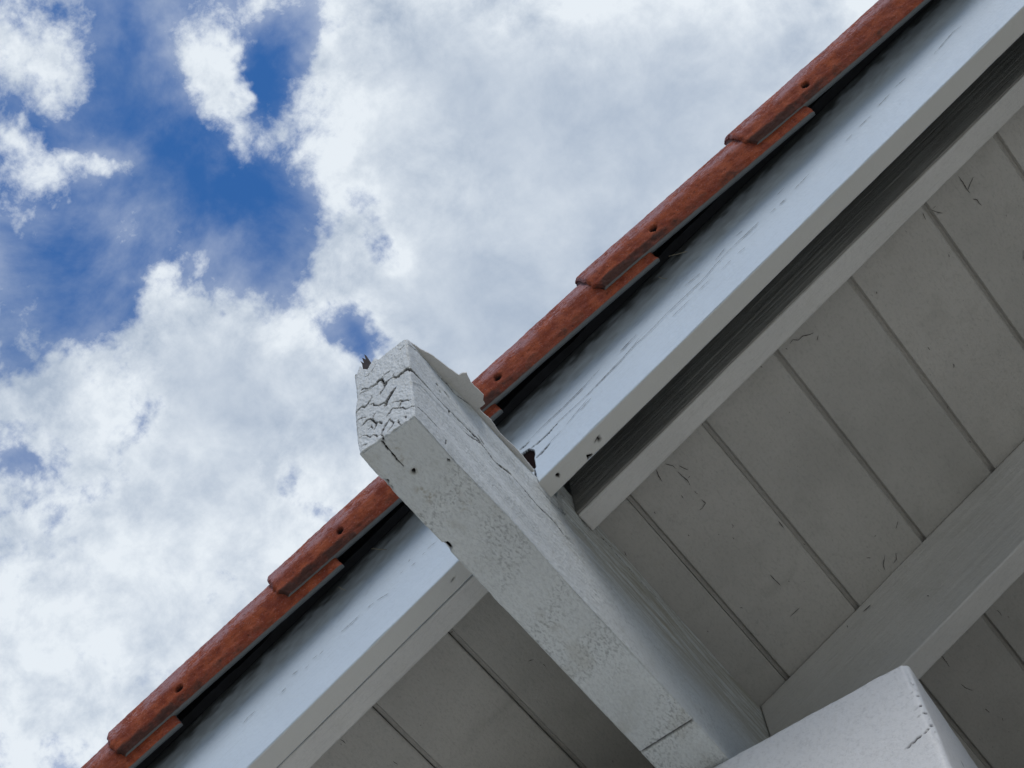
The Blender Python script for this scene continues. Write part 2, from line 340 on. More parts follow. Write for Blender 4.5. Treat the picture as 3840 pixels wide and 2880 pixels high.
def edgegrid(a, b, d, r):       # lattice with extra lines in the rounded rims
    return np.concatenate([[a, a + r * .35, a + r * .7], steps(a + r, b - r, d), [b - r * .7, b - r * .35, b]])

# ---------------------------------------------------------------- materials
class NT_:
    def __init__(s, mat):
        s.t = mat.node_tree
        s.n = s.t.nodes
        s.l = s.t.links
    def new(s, kind, **kw):
        nd = s.n.new(kind)
        for k, v in kw.items():
            setattr(nd, k, v)
        return nd
    def put(s, sock, v):
        if hasattr(v, 'is_output') or hasattr(v, 'links'):
            s.l.new(v, sock)
        else:
            sock.default_value = v
    def math(s, op, a, b=None, c=None, clamp=False):
        nd = s.new('ShaderNodeMath', operation=op, use_clamp=clamp)
        s.put(nd.inputs[0], a)
        if b is not None:
            s.put(nd.inputs[1], b)
        if c is not None:
            s.put(nd.inputs[2], c)
        return nd.outputs[0]
    def ramp(s, v, a, b, smooth=True):
        nd = s.new('ShaderNodeMapRange', interpolation_type='SMOOTHSTEP' if smooth else 'LINEAR')
        s.put(nd.inputs[0], v)
        nd.inputs[1].default_value = a
        nd.inputs[2].default_value = b
        return nd.outputs[0]
    def noise(s, vec, scale, detail=4, rough=.5, dist=0, out=0):
        nd = s.new('ShaderNodeTexNoise')
        s.l.new(vec, nd.inputs['Vector'])
        nd.inputs['Scale'].default_value = scale
        nd.inputs['Detail'].default_value = detail
        nd.inputs['Roughness'].default_value = rough
        nd.inputs['Distortion'].default_value = dist
        return nd.outputs[out]
    def mix(s, f, a, b, typ='MIX'):
        nd = s.new('ShaderNodeMix', data_type='RGBA', blend_type=typ)
        s.put(nd.inputs[0], f)
        s.put(nd.inputs[6], a)
        s.put(nd.inputs[7], b)
        return nd.outputs[2]
    def mapping(s, vec, rot=(0, 0, 0), scale=(1, 1, 1), loc=(0, 0, 0)):
        nd = s.new('ShaderNodeMapping')
        s.l.new(vec, nd.inputs[0])
        nd.inputs[1].default_value = loc
        nd.inputs[2].default_value = rot
        nd.inputs[3].default_value = scale
        return nd.outputs[0]
    def attr(s, name):
        nd = s.new('ShaderNodeAttribute', attribute_name=name)
        return nd.outputs['Fac']

def rgb(*c):
    return (c[0], c[1], c[2], 1)

def base_mat(name):
    mt = bpy.data.materials.new(name)
    mt.use_nodes = True
    t = NT_(mt)
    b = t.n['Principled BSDF']
    return mt, t, b

def paint(name, col, grain=(1, 1, 1), roof=False, rough=.5, specks=.5, grainb=.25, fine=.25, blotch=.06, stain_shade_col=(.05, .05, .045),
          bare_col=(.016, .011, .011), ripple=0.0, dirt=.12, flakes=0.0, offs=0.0, under_col=None, dirt_col=(.30, .28, .21)):
    mt, t, b = base_mat(name)
    tc = t.new('ShaderNodeTexCoord').outputs['Object']
    v = t.mapping(tc, rot=(0, P if roof else 0, 0), loc=(offs, offs * 2, 0))   # x along the roof slope
    g = t.mapping(v, scale=grain)
    big = t.noise(v, 5, 3)
    med = t.noise(v, 38, 5, .6)
    c = t.mix(t.math('MULTIPLY', t.ramp(big, .3, .7), 1.0), rgb(*[x * (1 - blotch) for x in col]), rgb(*[min(.9, x * (1 + blotch)) for x in col]))
    # soft yellow/grey weathering blotches
    dm = t.math('MULTIPLY', t.ramp(t.noise(v, 11, 6, .65, .6), .50, .78), dirt)
    c = t.mix(dm, c, rgb(*dirt_col))
    # grain darkening
    gr = t.noise(g, 60, 5, .6, .3)
    c = t.mix(t.math('MULTIPLY', t.ramp(gr, .52, .80), .22), c, rgb(*[x * .45 for x in col]))
    # fine mottling and brush marks
    mo = t.ramp(t.noise(t.mapping(v, scale=tuple(1 + (x - 1) * .12 for x in grain)), 150, 5, .7, .3), .47, .70)
    c = t.mix(t.math('MULTIPLY', mo, .30 * min(1, fine * 3)), c, rgb(*[x * .50 for x in col]))
    # tiny dirt specks
    sp = t.math('MULTIPLY', t.ramp(t.noise(v, 420, 2, .5), .70, .78), t.ramp(med, .42, .62))
    c = t.mix(t.math('MULTIPLY', sp, specks), c, rgb(.10, .09, .08))
    if flakes:
        gl = t.mapping(v, scale=tuple(1 + (x - 1) * .35 for x in grain))
        fk = t.math('MULTIPLY', t.ramp(t.noise(gl, 120, 3, .6, .5), .715, .735), t.ramp(t.noise(v, 7, 2), .50, .60))
        c = t.mix(t.math('MULTIPLY', fk, flakes), c, rgb(*bare_col))
    pt_ = t.attr('pit')  # rough-sawn pits: dirt and cavity shade both put into colour
    pv = t.mapping(tc, scale=(300, 150, 240), rot=(0, 0, .45))
    pn = t.ramp(t.noise(pv, 1, 4, .65, .5), .46, .66)
    c = t.mix(t.math('MULTIPLY', pt_, pn), c, rgb(*[x * .52 for x in col]))
    if under_col:
        c = t.mix(t.attr('under'), c, rgb(*under_col))
    st = t.attr('stain_shade')
    c = t.mix(st, c, rgb(*stain_shade_col))
    ba = t.attr('bare')
    c = t.mix(ba, c, rgb(*bare_col))
    t.l.new(c, b.inputs['Base Color'])
    t.l.new(t.math('MULTIPLY_ADD', ba, .95 - rough, rough), b.inputs['Roughness'])
    t.l.new(t.math('MULTIPLY_ADD', ba, -.35, .35), b.inputs['Specular IOR Level'])
    h = t.math('ADD', t.math('MULTIPLY', gr, grainb), t.math('MULTIPLY', t.noise(v, 210, 5, .65), fine * 1.5))
    h = t.math('ADD', h, t.math('MULTIPLY', t.noise(v, 95, 3, .6), fine * .8))
    h = t.math('ADD', h, t.math('MULTIPLY', med, .35))
    if ripple:
        rv = t.mapping(tc, scale=(210, 90, 120), rot=(0, 0, .4))
        rp = t.noise(rv, 1, 4, .6, .8)
        h = t.math('ADD', h, t.math('MULTIPLY', rp, ripple))
    bp = t.new('ShaderNodeBump')
    bp.inputs['Strength'].default_value = .8
    bp.inputs['Distance'].default_value = .0026
    t.l.new(h, bp.inputs['Height'])
    t.l.new(bp.outputs[0], b.inputs['Normal'])
    return mt

WHITE = (.66, .68, .68)
M = {}
M['beam'] = paint('weathered_white_paint', (.66, .685, .675), grain=(9, .5, 9), rough=.55, specks=.6, grainb=.5, fine=.5, blotch=.07,
                  ripple=1.1, dirt=.25, stain_shade_col=(.36, .335, .265), offs=.37)
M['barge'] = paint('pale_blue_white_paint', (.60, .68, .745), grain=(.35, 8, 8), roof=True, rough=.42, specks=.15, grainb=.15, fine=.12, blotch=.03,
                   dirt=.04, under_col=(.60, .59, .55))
M['rafter'] = paint('grey_white_paint', (.60, .585, .55), grain=(.4, 8, 8), roof=True, rough=.5, specks=.3, grainb=.35, fine=.2, blotch=.06, dirt=.2)
M['rafter_dark'] = paint('worn_dark_timber_paint', (.27, .26, .235), grain=(.3, 14, 14), roof=True, rough=.7, specks=.3, grainb=1.2, fine=.3,
                         blotch=.2, dirt=.3, dirt_col=(.12, .10, .085))
M['soffit'] = paint('soffit_paint', (.475, .455, .415), grain=(8, .5, 8), roof=True, rough=.6, specks=.8, grainb=.15, fine=.35, blotch=.09, dirt=.3, flakes=.8, stain_shade_col=(.25, .25, .23), dirt_col=(.22, .21, .18))
M['block'] = paint('smooth_white_paint', (.73, .73, .725), grain=(1.5, 1.5, 1.5), rough=.45, specks=.35, grainb=.1, fine=.3, blotch=.03, dirt=.03)

def simple(name, col, rough=.8, nscale=40, amp=.3, bump=.3, dist=.002):
    mt, t, b = base_mat(name)
    tc = t.new('ShaderNodeTexCoord').outputs['Object']
    n = t.noise(tc, nscale, 6, .6)
    c = t.mix(t.ramp(n, .3, .7), rgb(*[x * (1 - amp) for x in col]), rgb(*[x * (1 + amp) for x in col]))
    t.l.new(c, b.inputs['Base Color'])
    b.inputs['Roughness'].default_value = rough
    bp = t.new('ShaderNodeBump')
    bp.inputs['Strength'].default_value = bump
    bp.inputs['Distance'].default_value = dist
    t.l.new(n, bp.inputs['Height'])
    t.l.new(bp.outputs[0], b.inputs['Normal'])
    return mt

M['crack'] = simple('bare_dark_wood', (.030, .022, .020), .9, 200)
M['felt'] = simple('black_roofing_felt', (.006, .007, .010), .75, 60)
M['wall'] = simple('pale_stucco', (.30, .29, .27), .9, 60, .08, .6, .004)
M['ground'] = simple('pale_concrete_paving', (.50, .475, .405), .9, 3, .12)
M['blocker_hill'] = simple('blocker_hillside', (.07, .085, .05), .95, .4, .4, .5, .3)
M['straw'] = simple('dry_straw', (.30, .27, .20), .8, 100)

def tile_mat():
    mt, t, b = base_mat('red_concrete_tile')
    tc = t.new('ShaderNodeTexCoord').outputs['Object']
    v = t.mapping(tc, rot=(0, P, 0))
    g = t.mapping(v, scale=(.45, 1.3, 1.3))
    n1 = t.noise(v, 45, 6, .65)
    c = t.mix(t.ramp(n1, .35, .68), rgb(.185, .036, .016), rgb(.32, .076, .029))
    n2 = t.noise(g, 130, 6, .7, .4)
    c = t.mix(t.math('MULTIPLY', t.ramp(n2, .48, .72), .45), c, rgb(.13, .028, .016))
    up = t.attr('upper')        # lime bloom on the upper facet
    n3 = t.noise(g, 190, 7, .72, 1.2)
    n4 = t.noise(v, 26, 4, .6)
    bl = t.math('MULTIPLY', t.ramp(t.math('ADD', n3, t.math('MULTIPLY', t.math('SUBTRACT', n4, .5), .6)), .42, .60), t.math('ADD', t.math('MULTIPLY', up, .9), .06), clamp=True)
    c = t.mix(t.math('MULTIPLY', bl, .75), c, rgb(.46, .30, .31))
    c = t.mix(t.math('MULTIPLY', t.ramp(n4, .40, .62), t.math('MULTIPLY', up, .35)), c, rgb(.19, .075, .075))
    salt = t.ramp(t.noise(v, 430, 3, .6), .58, .68)
    c = t.mix(t.math('MULTIPLY', salt, t.math('MULTIPLY_ADD', up, .50, .20)), c, rgb(.50, .33, .31))
    pore = t.ramp(t.noise(v, 330, 3, .6), .60, .70)
    c = t.mix(t.math('MULTIPLY', pore, .8), c, rgb(.075, .022, .016))
    lo = t.attr('lower')        # noise-edged darkening along the lower facet
    sl = t.ramp(t.math('ADD', t.math('MULTIPLY', lo, .72), t.math('MULTIPLY', t.math('SUBTRACT', n1, .5), 1.3)), .32, .75)
    c = t.mix(t.math('MULTIPLY', sl, .86), c, rgb(.030, .022, .020))
    un = t.attr('under')        # bare grey concrete underside
    c = t.mix(un, c, rgb(.17, .175, .17))
    ba = t.attr('bare')
    c = t.mix(ba, c, rgb(.012, .009, .009))
    t.l.new(c, b.inputs['Base Color'])
    b.inputs['Roughness'].default_value = .8
    b.inputs['Specular IOR Level'].default_value = .15
    bp = t.new('ShaderNodeBump')
    bp.inputs['Strength'].default_value = .9
    bp.inputs['Distance'].default_value = .002
    t.l.new(t.math('ADD', t.math('MULTIPLY', n2, .6), t.math('ADD', t.math('MULTIPLY', n3, .4), t.math('MULTIPLY', n1, .6))), bp.inputs['Height'])
    t.l.new(bp.outputs[0], b.inputs['Normal'])
    return mt
M['tile'] = tile_mat()

# ================================================================= ground
gx = np.concatenate([-np.geomspace(900, 6, 12), np.linspace(-5, 5, 21), np.geomspace(6, 900, 12)])
G, H = np.meshgrid(gx, gx, indexing='ij')
n_ = len(gx)
gv = np.stack([G.ravel(), H.ravel(), np.full(G.size, GZ)], -1)
ii, jj = np.meshgrid(np.arange(n_ - 1), np.arange(n_ - 1), indexing='ij')
gq = np.stack([ii * n_ + jj, (ii + 1) * n_ + jj, (ii + 1) * n_ + jj + 1, ii * n_ + jj + 1], -1).reshape(-1, 4)
g_o = mesh_obj('ground', gv, gq, M['ground'])
g_o['kind'] = 'structure'

# added, unseen ring of wooded high ground that blocks low sky light
th_ = np.linspace(0, 2 * math.pi, 181)[:-1]
hp, hf = [], []
for k_, (rad, hh) in enumerate(((38, 0), (44, .5), (54, .85), (70, 1.0), (110, .8))):
    top = 22 + 4 * fbm(np.stack([np.cos(th_) * 2, np.sin(th_) * 2, 0 * th_], -1), 4, 77)
    wob_ = fbm(np.stack([np.cos(th_) * 22, np.sin(th_) * 22, 0 * th_ + k_], -1), 3, 78)
    hp.append(np.stack([rad * np.cos(th_), rad * np.sin(th_), GZ - .05 + hh * (top + wob_ * 1.6)], -1))
hp = np.concatenate(hp)
for k_ in range(4):
    for a_ in range(180):
        b_ = (a_ + 1) % 180
        hf.append((k_ * 180 + a_, k_ * 180 + b_, (k_ + 1) * 180 + b_, (k_ + 1) * 180 + a_))
blocker_hills = mesh_obj('blocker_hills', hp, np.array(hf), M['blocker_hill'])
blocker_hills['kind'] = 'structure'

# ================================================================= house roof
HB = (0.3, 0.6, NS)
house = thing('house', 'white timber roof eave with red tiles along its sloping edge, seen from below', 'house', HB)

def s_at_w(n, x=0.0):           # slope coordinate where height n meets the plane x = W + x
    return (x + n * SP) / CP

def roof_board(name, s0, s1, y0, y1, n0, n1, mat, r=.003, plumb0=False, plumb1=None, ds=.006, dn=.0022, dy=.004, dense0=None,
               disp=None, wob=.0008, seed=0, attrs_fn=None, s0grid=None):
    if s0grid is None:
        S = edgegrid(s0, s1, ds, r)
    else:
        S = s0grid
    Yv = edgegrid(y0, y1, dy, r)
    Nv = edgegrid(n0, n1, dn, r)
    Pt, F = lattice(S, Yv, Nv)
    Q, D = rounded(Pt, (S[0], y0, n0), (S[-1], y1, n1), r)
    wv = fbm(Q * np.array([5, 20, 22]), 3, seed) * wob + fbm(Q * np.array([60, 90, 90]), 3, seed + 5) * wob * .25
    # coarser bites along the long edges
    edge = 1 - np.clip((np.abs(D).max(1) - .75) / .24, 0, 1)
    wv = wv - edge * np.clip(fbm(Q * np.array([26, 60, 60]), 3, seed + 3), 0, 1) * wob * 2.2
    at = {}
    if disp is not None:
        dd, at = disp(Q, D)
        wv = wv + dd
    Q = Q + D * wv[:, None]
    s, y, n = Q[:, 0].copy(), Q[:, 1], Q[:, 2]
    if plumb0:                  # shear the end so that it stands plumb against the beam side
        k = np.clip((s1 - s) / (s1 - s0), 0, 1)
        s = s + k * (n * SP / CP)
    if plumb1:
        k = np.clip((s - s0) / (s1 - s0), 0, 1)
        s = s + k * (n * SP / CP)
    return mesh_obj(name, rn(s, y, n), F, mat, house, attrs=at)

# --- barge boards (outer boards)
def barge_disp(Q, D):
    s, y, n = Q.T
    front = sst(.6, .95, -D[:, 1])
    sw = s
    Q2 = np.stack([sw, n], -1)
    dep, dark = cracks(Q2, [(BARGE_SPLIT, .0016, .004)], .0006, 21)
    # rotten hole next to the beam
    d, _ = dpoly(Q2, BARGE_HOLE[0] + [BARGE_HOLE[0][0]])
    ins = np.zeros(len(Q2), bool)
    poly = np.array(BARGE_HOLE[0])
    for k in range(len(poly)):
        a, b = poly[k], poly[(k + 1) % len(poly)]
        c = ((a[1] > Q2[:, 1]) != (b[1] > Q2[:, 1])) & (Q2[:, 0] < (b[0] - a[0]) * (Q2[:, 1] - a[1]) / (b[1] - a[1] + 1e-12) + a[0])
        ins ^= c
    hole = np.where(ins | (d < .0012), 1.0, 0) * front
    holek = np.where(ins, 1.0, 1 - sst(.001, .003, d)) * front
    bot = sst(.6, .95, -D[:, 2])
    hd, hk = np.zeros(len(s)), np.zeros(len(s))
    for (p, rr) in zip(BB_HOLES[:3] + BB_HOLES[4:5], (.0034, .0046, .0042, .0022)):
        dx = np.stack([sw, y], -1) - np.array(p[0])
        a = np.arctan2(dx[:, 1], dx[:, 0]) + fbm(np.stack([sw * 400, y * 400, 0 * s], -1), 2, 12)
        dd = np.hypot(dx[:, 0], dx[:, 1] * 1.0) / (rr * (1 + .25 * np.sin(3 * a + p[0][0] * 90)))
        hk = np.maximum(hk, 1 - sst(.75, 1.1, dd))
        hd = np.maximum(hd, (1 - sst(.6, 1.05, dd)) * .006)
    dx = np.hypot(*(np.stack([sw, y], -1) - np.array(BB_HOLES[3][0])).T)
    fill = np.exp(-(dx / .005) ** 2) * .0008 * bot
    disp = -dep * front - hole * .0035 - hd * bot + fill
    bare = np.maximum(np.maximum(dark * front * .95, holek), hk * bot)
    # ragged mildew along the top edge, with shade under the tiles painted in
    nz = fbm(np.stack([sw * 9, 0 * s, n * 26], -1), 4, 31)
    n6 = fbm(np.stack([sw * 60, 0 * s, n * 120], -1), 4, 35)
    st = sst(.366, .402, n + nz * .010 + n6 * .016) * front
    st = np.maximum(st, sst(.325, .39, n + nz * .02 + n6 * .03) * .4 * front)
    return disp, {'bare': np.clip(bare, 0, 1), 'stain_shade': st * .93, 'under': bot}

sg = np.concatenate([[-1.35, -1.348], np.arange(-1.34, .04, .005), np.arange(.04, .17, .0012), np.arange(.17, 1.617, .005), [1.618, 1.62]])
# slope start so that the plumb end touches x = W
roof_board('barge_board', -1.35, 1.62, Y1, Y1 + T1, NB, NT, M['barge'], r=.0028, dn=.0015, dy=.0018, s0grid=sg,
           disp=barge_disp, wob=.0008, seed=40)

SL = -W / CP                    # beam left side
# --- rafters
def rafter_disp(seed, amp=.0006):
    def f(Q, D):
        s, y, n = Q.T
        face = sst(.6, .95, -D[:, 1])
        st = fbm(np.stack([s * 4, 0 * s, n * 260], -1), 4, seed)
        return st * amp * face, {}
    return f
o = roof_board('rafter', 0.0008, 1.62, Y2, Y2 + T2, N2, .393, M['rafter'], plumb0=True, seed=70, disp=rafter_disp(71), ds=.008, dn=.0016)
o = roof_board('rafter', -1.35, SL - .001, Y1 + T1 + .0016, YL, NB + .0006, NS - .0006, M['rafter'], plumb1=True, seed=75, ds=.01, wob=.0005)
o = roof_board('rafter', .0008, 1.62, Y3, Y3 + T3, N3, NS - .0006, M['rafter'], plumb0=True, seed=80, disp=rafter_disp(82), ds=.01, dn=.003)
o = roof_board('rafter', -1.35, SL - .001, Y3, Y3 + T3, N3, NS - .0006, M['rafter'], plumb1=True, seed=85, ds=.02, dn=.006)
# worn dark facing strip on the outer side of the second rafter
roof_board('facing_strip', 0.0008, 1.62, Y2 - .0042, Y2 - .0004, N2 + .0012, .392, M['rafter_dark'], r=.0008, plumb0=True, seed=90,
           disp=rafter_disp(93, .0011), ds=.006, dn=.0012, dy=.002, wob=.0005)

# --- soffit planks: main face + recessed tongue, each its own board
joints = [-1.237, -1.082, -.927, -.772, -.617, -.462, -.3055, -.1552, .0035, .1650, .3203, .4702, .6260, .7850, .9383, 1.093, 1.248, 1.403, 1.558]
rnd = random.Random(4)
for a, b in zip(joints[:-1], joints[1:]):
    g = .0075
    dz = rnd.uniform(-.0006, .0006)
    yv = np.concatenate([steps(Y2 + T2 + .0012 if a > -.05 else YL + .001, 1.5, .02), [1.7, 1.9, 2.2, 2.6]])
    # section: tongue (recessed) from a+.0012 to a+g, then the main face up to b
    sec = [(a + .0013, .0080), (a + g - .0006, .0080), (a + g + .0012, .0004), (a + g + .0035, 0)]
    sec += [(s_, 0.0) for s_ in np.linspace(a + g + .01, b - .006, 8)]
    sec += [(b - .0026, 0), (b - .0004, .0016), (b - .0004, .022), (a + .0013, .022)]
    sec = np.array(sec)
    k = len(sec)
    vv, ff = [], []
    for j, y in enumerate(yv):
        s_ = sec[:, 0].copy()
        n_v = NS + dz + sec[:, 1]
        wv = fbm(np.stack([s_ * 12, np.full(k, y * 5), np.full(k, a * 9)], -1), 3, 5) * .0009
        n_v = n_v + np.where(sec[:, 1] < .02, wv, 0)
        s_ = s_ + fbm(np.stack([s_ * 3, np.full(k, y * 14), np.full(k, a * 9)], -1), 2, 8) * .0005
        vv.append(rn(s_, np.full(k, y), n_v))
    vv = np.concatenate(vv)
    for j in range(len(yv) - 1):
        for q in range(k):
            q2 = (q + 1) % k
            ff.append((j * k + q, j * k + q2, (j + 1) * k + q2, (j + 1) * k + q))
    ff = np.array(ff)
    tone_ = rnd.uniform(0, .22)
    ob = mesh_obj('soffit_plank', vv, ff, M['soffit'], house, smooth=False, attrs={'stain_shade': np.full(len(vv), tone_)})

# --- ribbons for hairline splits in the paint
def ribbons(name, lines, to3, hw, mat, parent, seed=1, step=.0022, up=.0003):
    vv, ff = [], []
    rr = random.Random(seed)
    for l in lines:
        L = np.array(l, float)
        if len(L) == 1:
            continue
        seg = np.hypot(*(L[1:] - L[:-1]).T)
        T = np.concatenate([[0], np.cumsum(seg)])
        m_ = max(3, int(T[-1] / step))
        t = np.linspace(0, T[-1], m_)
        px = np.interp(t, T, L[:, 0])
        py = np.interp(t, T, L[:, 1])
        q3 = np.stack([px * 300, py * 300, np.full(m_, seed)], -1)
        px = px + fbm(q3, 2, seed) * .0004
        py = py + fbm(q3, 2, seed + 3) * .0004
        tx, ty = np.gradient(px), np.gradient(py)
        ln = np.hypot(tx, ty) + 1e-9
        nx, ny = -ty / ln, tx / ln
        wd = hw * (.25 + np.sqrt(np.clip(4 * (t / T[-1]) * (1 - t / T[-1]), 0, 1))) * (.75 + .5 * (vn(q3 * 1.7, seed + 7)))
        wd = np.maximum(wd, hw * .12)
        b0 = len(vv)
        for i in range(m_):
            vv.append(to3(px[i] - nx[i] * wd[i], py[i] - ny[i] * wd[i], up))
            vv.append(to3(px[i] + nx[i] * wd[i], py[i] + ny[i] * wd[i], up))
            if i:
                ff.append((b0 + 2 * i - 2, b0 + 2 * i - 1, b0 + 2 * i + 1, b0 + 2 * i))
    ob = mesh_obj(name, np.array(vv).reshape(-1, 3), np.array(ff), mat, parent, smooth=False)
    ob['kind'] = 'stuff'
    return ob

house_surf = {}
def on_barge(a, b, up):
    return rn(np.array(a), Y1 - .0010 - up, np.array(b))
ribbons('paint_crack', BARGE_FINE, on_barge, .00033, M['crack'], house, 3)
BARGE_LONG = [[q for q in BARGE_SPLIT[1][-1:] + BARGE_FINE[0][1:] + BARGE_FINE[3][1:]], BARGE_FINE[6][:3] + BARGE_FINE[7][1:], [BARGE_FINE[7][-1]] + BARGE_FINE[8]]
ribbons('paint_crack', BARGE_LONG, on_barge, .00030, M['crack'], house, 8)
def on_sof(a, b, up):
    return rn(np.array(a), b, NS - .0008 - up)
ribbons('paint_crack', SOF, on_sof, .0005, M['crack'], house, 5)
rq = random.Random(12)
flecks = []
for _ in range(95):
    s_, y_ = rq.uniform(-.5, 1.15), rq.uniform(.47, 1.3)
    a_, l_ = rq.gauss(1.57, .5), rq.uniform(.0015, .009) * (2 if rq.random() < .12 else 1)
    flecks.append([(s_, y_), (s_ + math.cos(a_) * l_ * .5 + rq.uniform(-.001, .001), y_ + math.sin(a_) * l_ * .5), (s_ + math.cos(a_) * l_, y_ + math.sin(a_) * l_)])
ribbons('paint_fleck', flecks, on_sof, .00045, M['crack'], house, 15, step=.001)
ribbons('paint_crack', R3, lambda a, b, up: rn(np.array(a), Y3 - .0009 - up, np.array(b)), .0008, M['crack'], house, 6)

# --- deck and felt above
def slab(name, s0, s1, y0, y1, n0, n1, mat, parent=None, ns_=30, seed=0, wob=.0):
    S = steps(s0, s1, (s1 - s0) / ns_)
    Pt, F = lattice(S, [y0, y0 + .004, (y0 + y1) / 2, y1], [n0, (n0 + n1) / 2, n1])
    if wob:
        Pt = Pt + np.stack([0 * Pt[:, 0], fbm(Pt * 25, 3, seed) * wob, fbm(Pt * 31, 3, seed + 1) * wob], -1)
    return mesh_obj(name, rn(Pt[:, 0], Pt[:, 1], Pt[:, 2]), F, mat, parent or house, smooth=False)
slab('roof_deck', -1.5, 2.6, Y2 + T2 + .002, 3.2, .3045, .3970, M['rafter'])
slab('roofing_felt', -1.5, 2.6, .2830, 3.2, .4080, .4120, M['felt'], ns_=400, seed=7, wob=.0025)
slab('roof_batten', -1.5, 2.6, .2890, .335, .4135, .4380, M['felt'], ns_=300, seed=9, wob=.002)
slab('roof_covering', -1.5, 2.6, .3400, 3.2, .4400, .4560, M['tile'])

# --- rake tiles
PROF = np.array([(.2475, .3655), (.2420, .3640), (.2365, .3648), (.2280, .3780), (.2228, .3960), (.2226, .4050), (.2285, .4370), (.2330, .4490),
                 (.2410, .4635), (.2520, .4735), (.2650, .4800), (.2850, .4835), (.3050, .4830), (.3300, .4770), (.3480, .4680), (.3520, .4620)])
def resample(Pn, d):
    L = np.concatenate([[0], np.cumsum(np.hypot(*(Pn[1:] - Pn[:-1]).T))])
    t = np.linspace(0, L[-1], int(L[-1] / d) + 1)
    return np.stack([np.interp(t, L, Pn[:, 0]), np.interp(t, L, Pn[:, 1])], -1)

tile_label = {}
def rake_tile(nose, idx):
    out = resample(PROF[2:], .0018)
    # round the facet corners a little
    for _ in range(2):
        out[1:-1] = (out[:-2] + 2 * out[1:-1] + out[2:]) / 4
    tan = np.gradient(out, axis=0)
    nr = np.stack([-tan[:, 1], tan[:, 0]], -1)
    nr /= np.linalg.norm(nr, axis=1, keepdims=True)          # points outwards?
    if (nr[5] @ np.array([-1, 0])) < 0:
        nr = -nr
    inn = resample(out - nr * .0115, .006)[::-1]
    inn_n = np.zeros_like(inn)
    loop = np.concatenate([out, inn])
    nl = np.concatenate([nr, inn_n])
    nout = len(out)
    k = len(loop)
    LEN = .412
    S = np.concatenate([[0, .0004, .0010, .0018, .0028, .0040], np.arange(.0054, LEN - .004, .0022), [LEN - .003, LEN - .0015, LEN - .0004, LEN]])
    m_ = len(S)
    A, B = np.meshgrid(np.arange(m_), np.arange(k), indexing='ij')
    y = loop[B][..., 0].copy()
    n = loop[B][..., 1].copy()
    s = S[A] + nose
    fr = S[A] / LEN
    n = n - .0155 * fr + .0010 * vn(np.array([idx * 3.3, 1, 1])) 
    n = n - .018 * sst(.30, .95, s) - .004 * sst(-.2, -.9, s)
    y = y + (.0072 + .0085 * sst(.415, .375, loop[B][..., 1])) * fr
    # rounded rims at both ends
    e = np.minimum(S[A], LEN - S[A])
    rim = np.clip(1 - e / .0055, 0, 1) ** 2 * .0038
    y -= nl[B][..., 0] * rim
    n -= nl[B][..., 1] * rim
    Q = np.stack([s, y, n], -1)
    d = fbm(Q * np.array([20, 60, 60]), 3, 100 + idx) * .0010 + fbm(Q * np.array([150, 300, 300]), 4, 110 + idx, .6) * .0009
    low = sst(.400, .378, loop[B][..., 1]) * (B < nout)
    d = d + low * fbm(Q * np.array([170, 330, 330]), 3, 120 + idx, .6) * .0007
    # nail hole
    q2 = np.stack([S[A] - .125, (loop[B][..., 1] - (.3885 + .0012 * math.sin(idx * 2.1)))], -1)
    q2 = q2 + np.stack([fbm(Q * 260, 2, 131 + idx), fbm(Q * 260, 2, 141 + idx)], -1) * .0016
    hr = np.hypot(q2[..., 0] / 1.25, q2[..., 1])
    hole = (1 - sst(.0036, .0056, hr)) * (B < nout)
    d = d - hole * .006
    ox, on = nl[B][..., 0], nl[B][..., 1]
    y = y + ox * d
    n = n + on * d
    # ragged nose
    endw = np.exp(-(S[A] / .006) ** 2)
    s = s + endw * fbm(np.stack([y * 160, n * 160, np.full_like(y, idx)], -1), 3, 150 + idx) * .003
    end2 = np.exp(-((LEN - S[A]) / .006) ** 2)
    s = s + end2 * fbm(np.stack([y * 160, n * 160, np.full_like(y, idx)], -1), 3, 160 + idx) * .002
    s = s + np.exp(-(S[A] / .02) ** 2) * sst(.384, .3655, loop[B][..., 1]) * .009
    verts = rn(s.ravel(), y.ravel(), n.ravel())
    ids = np.arange(m_ * k).reshape(m_, k)
    i0, j0 = np.meshgrid(np.arange(m_ - 1), np.arange(k), indexing='ij')
    j1 = (j0 + 1) % k
    F = np.stack([ids[i0, j0], ids[i0, j1], ids[i0 + 1, j1], ids[i0 + 1, j0]], -1).reshape(-1, 4)
    # end caps: join outer to inner through interpolated inner index
    caps = []
    ni = k - nout
    for row, flip in ((0, 0), (m_ - 1, 1)):
        for j in range(nout - 1):
            a = nout + (ni - 1) - int(round(j * (ni - 1) / (nout - 1)))
            b = nout + (ni - 1) - int(round((j + 1) * (ni - 1) / (nout - 1)))
            q = [ids[row, j], ids[row, j + 1], ids[row, b], ids[row, a]]
            caps.append(q)
    FF = [tuple(int(x) for x in f) for f in F] + [tuple(dict.fromkeys(int(x) for x in q)) for q in caps]
    lp = loop[B][..., 1]
    upper = sst(.395, .412, lp) * (B < nout)
    lower = sst(.388, .374, lp) * (B < nout) * (1 - .85 * sst(.27, .33, S[A])) * (1 - .35 * sst(.05, .2, S[A]))
    under = ((B >= nout) | (B == 0)).astype(float)
    band = sst(.0, .0125, .3770 - lp) * (B < nout)
    return mesh_obj('roof_tile', verts, FF, M['tile'], house,
                    attrs={'upper': np.clip(upper, 0, 1).ravel(), 'lower': np.clip(lower, 0, 1).ravel(), 'under': under.ravel(), 'bare': hole.ravel()})

NOSES = [-1.238, -.9225, -.607, -.2905, .0262, .3420, .6520, .985, 1.30]
for i_, ns_ in enumerate(NOSES):
    rake_tile(ns_, i_)

